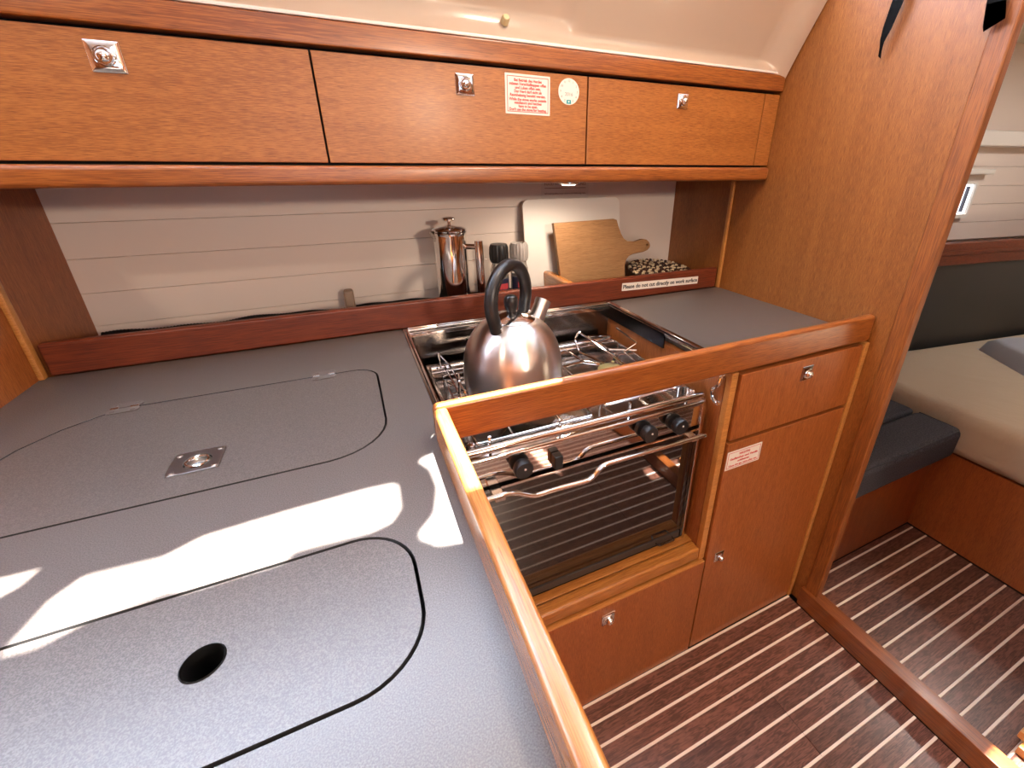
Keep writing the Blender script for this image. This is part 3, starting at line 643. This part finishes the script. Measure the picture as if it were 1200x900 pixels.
obj('side_lining', B(0.660, 0.6635, 0.22, 0.4835, 0.838, ZC - 0.004), plain('blued_steel', (0.06, 0.06, 0.065), 0.2, 1.0), ss)
obj('inner_edge', B(0.6600, 0.6640, 0.03, 0.478, ZC - 0.010, ZC - 0.003, bev=0.001), chrome, ss)
obj('side_lining', B(0.084, 0.088, 0.021, 0.4835, 0.62, ZC - 0.004), steel_dark, ss)

SX0, SX1, SY, ST = 0.122, 0.650, 0.052, 0.785
st = thing('stove', 'gimballed chrome gas stove with smoked glass oven door', 'stove', (0.385, 0.25, 0.40))
bd_ = bmesh.new()   # oven box, open to the front
for a in ((SX0, SX0 + 0.012, SY + 0.02, 0.45, 0.395, ST - 0.02), (SX1 - 0.012, SX1, SY + 0.02, 0.45, 0.395, ST - 0.02), (SX0 + 0.012, SX1 - 0.012, 0.438, 0.45, 0.395, ST - 0.02),
          (SX0 + 0.012, SX1 - 0.012, SY + 0.02, 0.438, 0.395, 0.41), (SX0 + 0.012, SX1 - 0.012, SY + 0.02, 0.438, 0.712, 0.724)): box(bd_, *a)
obj('oven_body', bd_, plain('oven_enamel', (0.035, 0.028, 0.026), 0.3), st)
tr = bmesh.new()
box(tr, SX0, SX1, SY, 0.455, ST - 0.022, ST - 0.018)
for a in ((SX0, SX1, 0.445, 0.456, ST - 0.022, ST + 0.010), (SX0, SX0 + 0.008, SY, 0.456, ST - 0.022, ST + 0.006), (SX1 - 0.008, SX1, SY, 0.456, ST - 0.022, ST + 0.006), (SX0, SX1, SY, SY + 0.01, ST - 0.022, ST)):
    box(tr, *a, bev=0.002, seg=2)
obj('hob_tray', tr, plain('stainless', (0.55, 0.50, 0.47), 0.16, 1.0), st)
obj('back_roll', tube(bmesh.new(), [(SX0 + 0.01, 0.437, ST + 0.002), (SX1 - 0.01, 0.437, ST + 0.002)], 0.011, 14), chrome, st)
def burner(x, y, rad):
    b = obj('burner', lathe(bmesh.new(), [(rad + 0.012, -0.017), (rad + 0.006, -0.010), (rad, -0.008), (rad, 0.002), (rad * 0.9, 0.004), (rad * 0.5, 0.0045), (rad * 0.5, 0.001), (0, 0.001)], (x, y, ST), 32), chrome_r, st)
    obj('burner_cap', lathe(bmesh.new(), [(rad * 0.92, 0.003), (rad * 0.95, 0.007), (rad * 0.85, 0.0095), (0, 0.0105)], (x, y, ST), 32), brass_g, b)
burner(0.265, 0.225, 0.036); burner(0.535, 0.255, 0.034)
ZG = 0.806
def wire(name, runs, r=0.0026, corner=0.008):
    bm = bmesh.new()
    for run in runs:
        closed = len(run) > 3 and run[0] == run[-1]
        tube(bm, run[:-1] if closed else run, r, 8, corner, closed)
    return obj(name, bm, chrome, st)
for cx_, cy_, hw, hh in ((0.265, 0.225, 0.118, 0.150), (0.530, 0.250, 0.105, 0.150)):
    fr_ = []
    fr_.append([(cx_ - hw, cy_ - hh, ZG - 0.008), (cx_ + hw, cy_ - hh, ZG - 0.008), (cx_ + hw, cy_ + hh, ZG - 0.008), (cx_ - hw, cy_ + hh, ZG - 0.008), (cx_ - hw, cy_ - hh, ZG - 0.008)])
    for s in (-1, 1):
        fr_.append([(cx_ - hw, cy_ + s * 0.05, ZG - 0.008), (cx_ - 0.055, cy_ + s * 0.05, ZG - 0.003), (cx_ - 0.02, cy_ + s * 0.018, ZG - 0.003)])
        fr_.append([(cx_ + hw, cy_ + s * 0.05, ZG - 0.008), (cx_ + 0.055, cy_ + s * 0.05, ZG - 0.003), (cx_ + 0.02, cy_ + s * 0.018, ZG - 0.003)])
        fr_.append([(cx_ + s * 0.05, cy_ - hh, ZG - 0.008), (cx_ + s * 0.05, cy_ - 0.055, ZG - 0.003), (cx_ + s * 0.018, cy_ - 0.02, ZG - 0.003)])
        fr_.append([(cx_ + s * 0.05, cy_ + hh, ZG - 0.008), (cx_ + s * 0.05, cy_ + 0.055, ZG - 0.003), (cx_ + s * 0.018, cy_ + 0.02, ZG - 0.003)])
    for sx in (-1, 1):
        for sy in (-1, 1): fr_.append([(cx_ + sx * hw, cy_ + sy * (hh - 0.02), ZG - 0.008), (cx_ + sx * hw, cy_ + sy * (hh - 0.02), ST - 0.018)])
    wire('pan_support', fr_)
# wire pan clamps
wire('pan_clamp', [[(0.555, 0.225, 0.812), (0.520, 0.400, 0.842), (0.494, 0.372, 0.832), (0.494, 0.345, 0.808), (0.520, 0.262, 0.806)]], 0.0026, 0.010)
wire('pan_clamp', [[(0.655, 0.420, 0.825), (0.642, 0.300, 0.826), (0.600, 0.300, 0.808), (0.590, 0.150, 0.806)]], 0.0028, 0.010)
wire('pan_clamp', [[(0.645, 0.43, 0.800), (0.560, 0.43, 0.812), (0.575, 0.33, 0.808), (0.640, 0.30, 0.806)]], 0.0026, 0.010)
wire('pan_clamp', [[(0.158, 0.395, 0.812), (0.158, 0.130, 0.812), (0.205, 0.128, 0.812), (0.205, 0.160, 0.812), (0.170, 0.162, 0.812), (0.170, 0.395, 0.812)]], 0.0026, 0.008)
wire('pan_clamp', [[(0.150, 0.40, 0.806), (0.150, 0.42, 0.838), (0.172, 0.41, 0.806)]], 0.0022, 0.005)
def clamp_arm(ang_):
    ca, sa = math.cos(ang_), math.sin(ang_)
    f = lambda rr_, zz_: (0.268 + rr_ * ca, 0.225 + rr_ * sa, zz_)
    g = lambda rr_, tt, zz_: (0.268 + rr_ * ca - tt * sa, 0.225 + rr_ * sa + tt * ca, zz_)
    wire('pan_clamp', [[g(0.135, -0.06, 0.810), g(0.112, -0.022, 0.812), g(0.1105, -0.020, 0.850), g(0.1095, 0.020, 0.850), g(0.112, 0.022, 0.812), g(0.135, 0.06, 0.810)]], 0.0026, 0.007)
clamp_arm(math.radians(168)); clamp_arm(math.radians(8))
# front: chrome top rail, mirror control panel, knobs
bm = bmesh.new()
tube(bm, [(SX0, SY - 0.006, ST + 0.018), (0.632, SY - 0.006, ST + 0.018)], 0.0075, 14)
box(bm, SX0, SX1 - 0.012, SY - 0.014, SY + 0.006, ST - 0.006, ST + 0.006, bev=0.004, seg=3)
obj('front_rail', bm, chrome, st)
for x in (0.165, 0.300, 0.455, 0.60):
    obj('rail_post', tube(bmesh.new(), [(x, SY + 0.004, ST + 0.004), (x, SY + 0.004, ST + 0.036)], 0.003, 8), chrome, st)
for x in (0.136, 0.632):
    obj('rail_bolt', lathe(bmesh.new(), [(0, 0.030), (0.006, 0.029), (0.009, 0.024), (0.009, 0.019), (0.013, 0.018), (0.013, 0.012), (0, 0.012)], (x, 0.075, ST - 0.012), 20), chrome, st)
obj('control_panel', B(SX0, 0.640, SY - 0.002, SY + 0.016, 0.722, 0.779, bev=0.002), plain('mirror_panel', (0.72, 0.66, 0.62), 0.05, 1.0), st)
obj('panel_edge', B(0.640, SX1 + 0.003, SY - 0.006, SY + 0.016, 0.700, 0.784, bev=0.002), chrome, st)
q = Matrix.Rotation(PI / 2, 4, 'X')
for (x, z) in ((0.215, 0.757), (0.487, 0.755), (0.565, 0.752)):
    kb = obj('knob', lathe(bmesh.new(), [(0.0110, 0.004), (0.0110, 0.012), (0.0160, 0.014), (0.0178, 0.017), (0.0178, 0.027), (0.0160, 0.030), (0, 0.031)], (x, SY - 0.002, z), 28, mat=q), black, st)
    obj('knob_bezel', lathe(bmesh.new(), [(0, 0.0), (0.0185, 0.0), (0.0175, 0.005), (0, 0.006)], (x, SY - 0.002, z), 28, mat=q), black, kb)
    obj('knob_pointer', lathe(bmesh.new(), [(0.0022, 0.0305), (0.0018, 0.0318), (0, 0.032)], (x + 0.001, SY - 0.002, z + 0.004), 10, mat=q), white_b, kb)
obj('igniter_switch', B(0.279, 0.297, SY - 0.020, SY - 0.002, 0.728, 0.757, bev=0.003), black, st)
# oven door
od = obj('oven_door', plate(bmesh.new(), [(SX0 + 0.002, 0.408), (0.640, 0.408), (0.640, 0.706), (SX0 + 0.002, 0.706)], [], 0, 0.005, mat=FACE(0, SY + 0.012, 0)), oglass, st, smooth=0)
fbm = plate(bmesh.new(), [(SX0 + 0.002, 0.408), (0.640, 0.408), (0.640, 0.706), (SX0 + 0.002, 0.706)], [rrect(0.195, 0.585, 0.455, 0.672, 0.004, 2)], 0, 0.003, mat=FACE(0, SY + 0.016, 0))
obj('door_frame', fbm, black, od)
obj('door_top_trim', B(SX0 + 0.05, 0.640, SY - 0.001, SY + 0.012, 0.706, 0.712, bev=0.001), chrome, od)
obj('side_strip', B(0.6415, 0.6495, SY - 0.004, SY + 0.014, 0.386, 0.700, bev=0.0015), chrome, od)
hz = lambda x, z: (x, SY - 0.032, z)
hb = obj('door_handle', tube(bmesh.new(), [hz(0.125, 0.719), hz(0.188, 0.722), hz(0.235, 0.695), hz(0.264, 0.697), hz(0.352, 0.692), hz(0.373, 0.719), hz(0.422, 0.719), hz(0.632, 0.716)], 0.0052, 12, 0.022), chrome, od)
for x in (0.168, 0.606):
    obj('handle_bracket', B(x - 0.010, x + 0.010, SY - 0.034, SY + 0.008, 0.708, 0.716, bev=0.002), chrome_r, hb)
obj('door_base', B(SX0 + 0.002, 0.640, SY + 0.0085, SY + 0.0118, 0.409, 0.438, bev=0.001), plain('door_base_black', (0.018, 0.015, 0.014), 0.35), od)
obj('base_trim', B(SX0, 0.640, SY + 0.004, SY + 0.016, 0.386, 0.406, bev=0.002), plain('dark_base', (0.05, 0.042, 0.038), 0.25), st)
obj('oven_gap_shade', B(0.0915, 0.6635, SY + 0.034, 0.43, 0.363, 0.385), black_s, st)  # black block standing in for the shade under the oven
bm = bmesh.new(); tube(bm, [(0.565, SY + 0.002, 0.398), (0.568, SY - 0.010, 0.400), (0.612, SY - 0.010, 0.400), (0.615, SY + 0.002, 0.398)], 0.002, 8, 0.004); obj('tray_pull', bm, steel_dark, st)
rk = bmesh.new()
tube(rk, [(0.315, 0.10, 0.520), (0.315, 0.10, 0.568), (0.492, 0.10, 0.568), (0.492, 0.10, 0.520)], 0.0022, 8, 0.012)
for yy in (0.10, 0.25, 0.40): tube(rk, [(0.150, yy, 0.520), (0.625, yy, 0.520)], 0.0022, 8)
for xx in (0.16, 0.615): tube(rk, [(xx, 0.09, 0.520), (xx, 0.42, 0.520)], 0.0026, 8)
obj('oven_rack', rk, chrome, st)
pb = bmesh.new(); plate(pb, rrect(0.502, 0.530, 0.505, 0.535, 0.003, 3), [rrect(0.5035, 0.5285, 0.5065, 0.5335, 0.002, 3)], 0, 0.0008, mat=FACE(0, SY + 0.0118, 0))
obj('rating_mark', pb, chrome_r, od)
# hook on the side of the recess
hk = bmesh.new()
tube(hk, [(0.661, 0.027, 0.855), (0.653, 0.022, 0.850), (0.651, 0.023, 0.832), (0.652, 0.040, 0.815), (0.652, 0.036, 0.798), (0.654, 0.026, 0.788), (0.661, 0.026, 0.785)], 0.0042, 10, 0.008)
for z in (0.853, 0.785): lathe(hk, [(0.0065, 0), (0.006, 0.003), (0, 0.004)], (0.6636, 0.027, z), 16, mat=Matrix.Rotation(-PI / 2, 4, 'Y'))
tag(obj('wall_hook', hk, chrome), 'small curved chrome hook on the locker side next to the oven', 'hook')

# ================================================================== KETTLE
kx, ky, kz = 0.270, 0.222, 0.8085
kt = thing('kettle', 'brushed steel whistling kettle with black arched handle on the stove', 'kettle', (kx, ky, kz))
def kettle_part(name, bm, m, par=None, smooth=40): return obj(name, bm, m, par or kt, smooth)
prof = [(0, 0), (0.088, 0.0), (0.094, 0.002), (0.0975, 0.007), (0.1005, 0.020), (0.1025, 0.040), (0.1025, 0.060), (0.1005, 0.080), (0.096, 0.100), (0.089, 0.118), (0.079, 0.134), (0.067, 0.147), (0.054, 0.157), (0.047, 0.161), (0.0455, 0.160), (0, 0.160)]
def smooth_prof(p, keep):
    out = []
    for i in range(len(p) - 1):
        out.append(p[i])
        if 3 <= i < 12:
            a, b, c, d_ = p[i - 1], p[i], p[i + 1], p[i + 2]
            out.append(tuple((-a[k] + 9 * b[k] + 9 * c[k] - d_[k]) / 16 for k in (0, 1)))
    out.append(p[-1]); return out
kettle_part('body', lathe(bmesh.new(), smooth_prof(prof, 3), (kx, ky, kz), 64), brush)
kl = kettle_part('lid', lathe(bmesh.new(), [(0.0465, 0.160), (0.0475, 0.1615), (0.046, 0.1635), (0.036, 0.169), (0.022, 0.174), (0.010, 0.1765), (0, 0.177)], (kx, ky, kz), 48), plain('polished_steel', (0.68, 0.62, 0.58), 0.14, 1.0))
kettle_part('lid_knob', lathe(bmesh.new(), [(0.009, 0.175), (0.010, 0.178), (0.013, 0.186), (0.0140, 0.197), (0.0125, 0.205), (0.008, 0.209), (0, 0.210)], (kx, ky, kz), 28), black, kl)
TH = math.radians(40); ca, sa = math.cos(TH), math.sin(TH)
kp = lambda rr_, zz_, t=0.0: (kx + rr_ * ca - t * sa, ky + rr_ * sa + t * ca, kz + zz_)
ks = lambda rr_, zz_: (kx + rr_ * math.cos(math.radians(28)), ky + rr_ * math.sin(math.radians(28)), kz + zz_)
sp = bmesh.new(); tube(sp, [ks(0.060, 0.115), ks(0.100, 0.172)], [0.0185, 0.0165], 24); tube(sp, [ks(0.098, 0.169), ks(0.1025, 0.1755)], 0.0175, 24)
kettle_part('spout', sp, brush)
hp = []
for i in range(33):
    a = math.radians(-34 + (248) * i / 32); hp.append(kp(0.066 * math.cos(a) - 0.005, 0.205 + 0.064 * math.sin(a)))
hp = [kp(0.050, 0.156)] + hp[1:-1] + [kp(-0.056, 0.152)]
hbm = tube(bmesh.new(), hp, 0.0125, 16)
kh = kettle_part('handle', hbm, black)
for rr_, zz_ in ((0.052, 0.163), (-0.058, 0.158)):
    n_ = Vector((sa, -ca, 0)); rv = bmesh.new()
    lathe(rv, [(0.0035, 0.0), (0.003, 0.0016), (0, 0.002)], Vector(kp(rr_, zz_)) + n_ * 0.0122, 12, mat=n_.to_track_quat('Z', 'Y').to_matrix().to_4x4())
    kettle_part('rivet', rv, chrome, kh)

# ================================================================== STRAPS
def strap(pts, wds, label, nrm=Vector((1, 0, 0))):
    bm = bmesh.new(); vv = []
    for (p, (dy, dz)) in zip(pts, wds):
        p = Vector(p); e = Vector((0.0, dy, dz)); vv.append((bm.verts.new(p - e), bm.verts.new(p + e)))
    for a, b in zip(vv, vv[1:]): bm.faces.new((a[0], b[0], b[1], a[1]))
    bmesh.ops.solidify(bm, geom=bm.faces[:], thickness=0.0016); bmesh.ops.recalc_face_normals(bm, faces=bm.faces)
    return tag(obj('strap', bm, plain('black_webbing', (0.004, 0.004, 0.004), 0.9, spec=0.2), smooth=50), label, 'strap')
strap([(1.080, 0.125, 1.75), (1.080, 0.123, 1.62), (1.079, 0.127, 1.562), (1.077, 0.134, 1.515), (1.078, 0.1385, 1.495), (1.082, 0.1395, 1.478), (1.087, 0.141, 1.466)],
      [(0.012, 0.002)] * 3 + [(0.009, 0.003), (0.005, 0.003), (0.0030, 0.002), (0.0035, 0.003)], 'thin twisted black webbing strap hanging on the bulkhead')
strap([(1.085, -0.036, 1.75), (1.084, -0.037, 1.56), (1.083, -0.040, 1.515), (1.083, -0.046, 1.486), (1.083, -0.048, 1.480)],
      [(0.014, 0.0)] * 3 + [(0.0145, -0.004), (0.013, -0.007)], 'wide black strap end hanging at the bulkhead edge')

# ================================================================== SLEEPING CABIN
sbx = thing('berth_base', 'reddish wooden panel below the dark cushions, beyond the doorway', 'berth', (1.45, 0.3, 0))
obj('front_panel', B(XB + 0.0285, 1.766, 0.020, 0.038, 0.004, 0.352), berth, sbx)
obj('top_board', B(XB + 0.0285, 1.766, 0.038, 0.62, 0.335, 0.352), berth, sbx)
bb = thing('berth_base', 'reddish wooden panel below the beige mattress', 'berth', (2.2, -0.2, 0))
obj('front_panel', B(1.767, 1.785, -1.45, 0.60, 0.004, 0.345), berth, bb)
obj('top_board', B(1.785, 3.40, -1.45, 0.27, 0.328, 0.345), berth, bb)
def cushion(x0, x1, y0, y1, z0, z1, bev): return B(x0, x1, y0, y1, z0, z1, bev=bev, seg=4)
sc1 = tag(obj('seat_cushion', cushion(XB + 0.03, 1.735, -0.035, 0.108, 0.353, 0.462, 0.022), denim), 'dark grey woven seat cushion at the doorway, nearest the floor', 'cushion')
obj('piping', tube(bmesh.new(), [(XB + 0.045, -0.0285, 0.4565), (1.715, -0.0285, 0.4565), (1.7285, -0.015, 0.4565), (1.7285, 0.095, 0.4565)], 0.0028, 8, 0.01), denim, sc1)
tag(obj('seat_cushion', cushion(XB + 0.03, 1.735, 0.111, 0.40, 0.353, 0.462, 0.014), denim), 'dark grey woven cushion behind the front seat cushion', 'cushion')
def mattress():
    b = bmesh.new(); pts = [(1.738, -1.40), (3.38, -1.40), (3.38, 0.222), (1.738, 0.462)]
    lo_ = [b.verts.new((x, y, 0.346)) for x, y in pts]; hi_ = [b.verts.new((x, y, 0.515)) for x, y in pts]
    b.faces.new(lo_[::-1]); b.faces.new(hi_)
    for k in range(4): b.faces.new((lo_[k], lo_[(k + 1) % 4], hi_[(k + 1) % 4], hi_[k]))
    bmesh.ops.bevel(b, geom=b.edges[:], offset=0.05, segments=5, profile=0.5, affect='EDGES')
    return b
mt = obj('mattress', mattress(), beige); tag(mt, 'beige sheeted mattress in the sleeping cabin', 'mattress')
pm = bmesh.new(); bmesh.ops.create_grid(pm, x_segments=30, y_segments=20, size=0.5)
for v in pm.verts:
    u, t = v.co.x * 2, v.co.y * 2; e = (1 - u ** 4) * (1 - t ** 4)
    v.co = Vector((v.co.x * 0.62, v.co.y * 0.30, 0.085 * max(e, 0) ** 0.28 + 0.006 * math.sin(9 * u + 2 * t) * e + 0.004 * math.sin(7 * t - 3 * u) * e))
ret = bmesh.ops.extrude_face_region(pm, geom=pm.faces[:])
for v in [g_ for g_ in ret['geom'] if isinstance(g_, bmesh.types.BMVert)]: v.co.z = 0.0
bmesh.ops.recalc_face_normals(pm, faces=pm.faces)
bmesh.ops.transform(pm, matrix=Matrix.Translation((2.60, -0.05, 0.5155)) @ Matrix.Rotation(math.radians(-38), 4, 'Z'), verts=pm.verts)
tag(obj('pillow', pm, pillow_m, smooth=60), 'flat grey quilted pillow lying on the beige mattress', 'pillow')
hs_ = thing('cabin_shelf', 'mahogany shelf rail above the dark cabin back panel', 'shelf', (2.4, 0.40, 0.87))
obj('rail', B(-0.85, 1.4, -0.012, 0.012, 0.872, 0.966, bev=0.006, seg=3, mat=CM), maho, hs_)
obj('moulding', B(-0.85, 1.4, -0.018, -0.012, 0.918, 0.936, bev=0.003, mat=CM), maho, hs_)
obj('shelf_board', B(-0.85, 1.4, 0.012, 0.222, 0.905, 0.922, mat=CM), maho, hs_)
tag(obj('back_panel', B(-0.85, 1.4, 0.0, 0.012, 0.44, 0.870, mat=CM), panel_d), 'dark charcoal back panel between mattress and shelf rail', 'panel')
stp = thing('wooden_chock', 'light wooden corner block on the cabin floor beside the doorway sill', 'block', (1.25, -0.50, 0))
bmq = bmesh.new(); box(bmq, 1.215, 1.31, -0.560, -0.502, 0.0, 0.024, bev=0.002); box(bmq, 1.235, 1.31, -0.545, -0.490, 0.0242, 0.046, bev=0.002)
obj('block', bmq, lip, stp)

# ================================================================== UNSEEN LAMPS (galley and saloon ones added as fill)
def downlight(x, y, z, energy, label, size=0.06, col=(1.0, 0.80, 0.62)):
    r = thing('unseen_ceiling_lamp', label, 'lamp', (x, y, z))
    obj('ring', lathe(bmesh.new(), [(size, 0), (size + 0.012, 0), (size + 0.010, -0.010), (size, -0.012), (size, 0)], (x, y, z), 28), chrome_r, r)
    obj('diffuser', lathe(bmesh.new(), [(0, -0.008), (size, -0.008), (size, -0.002), (0, -0.002)], (x, y, z), 28), plain('lamp_glass', (1, 1, 1), 0.4, emit=col, estr=4), r)
    d_ = bpy.data.lights.new('unseen_ceiling_light', 'AREA'); d_.shape = 'DISK'; d_.size = size * 1.9; d_.energy = energy; d_.color = col
    o_ = bpy.data.objects.new('unseen_ceiling_light', d_); C.objects.link(o_); o_.location = (0, 0, -0.016); o_.parent = r
downlight(0.50, -0.12, 1.965, 6, 'added unseen ceiling lamp for warm fill before the lockers')  # invented lamp, adds warm fill over the galley floor
downlight(-0.9, -0.9, 1.965, 8, 'added unseen ceiling lamp for warm fill on the saloon side')  # invented lamp, adds warm fill from the saloon
downlight(2.55, -0.12, 1.73, 5, 'round ceiling lamp above the mattress', col=(1.0, 0.93, 0.86))

sc_ = thing('fill_wall_lamp', 'added unseen wall lamp throwing warm fill onto the galley fronts', 'lamp', (0.65, -2.36, 1.62))  # made-up lamp, brightens doors, liner and oven facing it
obj('base', B(0.52, 0.78, -2.368, -2.345, 1.54, 1.70, bev=0.006), chrome_r, sc_)
obj('shade', B(0.535, 0.765, -2.344, -2.30, 1.555, 1.685, bev=0.012, seg=3), plain('lamp_shade', (1, 1, 1), 0.5, emit=(1.0, 0.82, 0.64), estr=5), sc_)
wd_ = bpy.data.lights.new('fill_wall_light', 'AREA'); wd_.shape = 'RECTANGLE'; wd_.size = 0.23; wd_.size_y = 0.13; wd_.energy = 34; wd_.color = (1.0, 0.80, 0.61)
wo_ = bpy.data.objects.new('fill_wall_light', wd_); C.objects.link(wo_); wo_.parent = sc_; wo_.location = (0, 0.072, 0); wo_.rotation_euler = (PI / 2, 0, 0)
wo_.rotation_euler = Vector((-0.25, 1, -0.12)).to_track_quat('-Z', 'Y').to_euler()
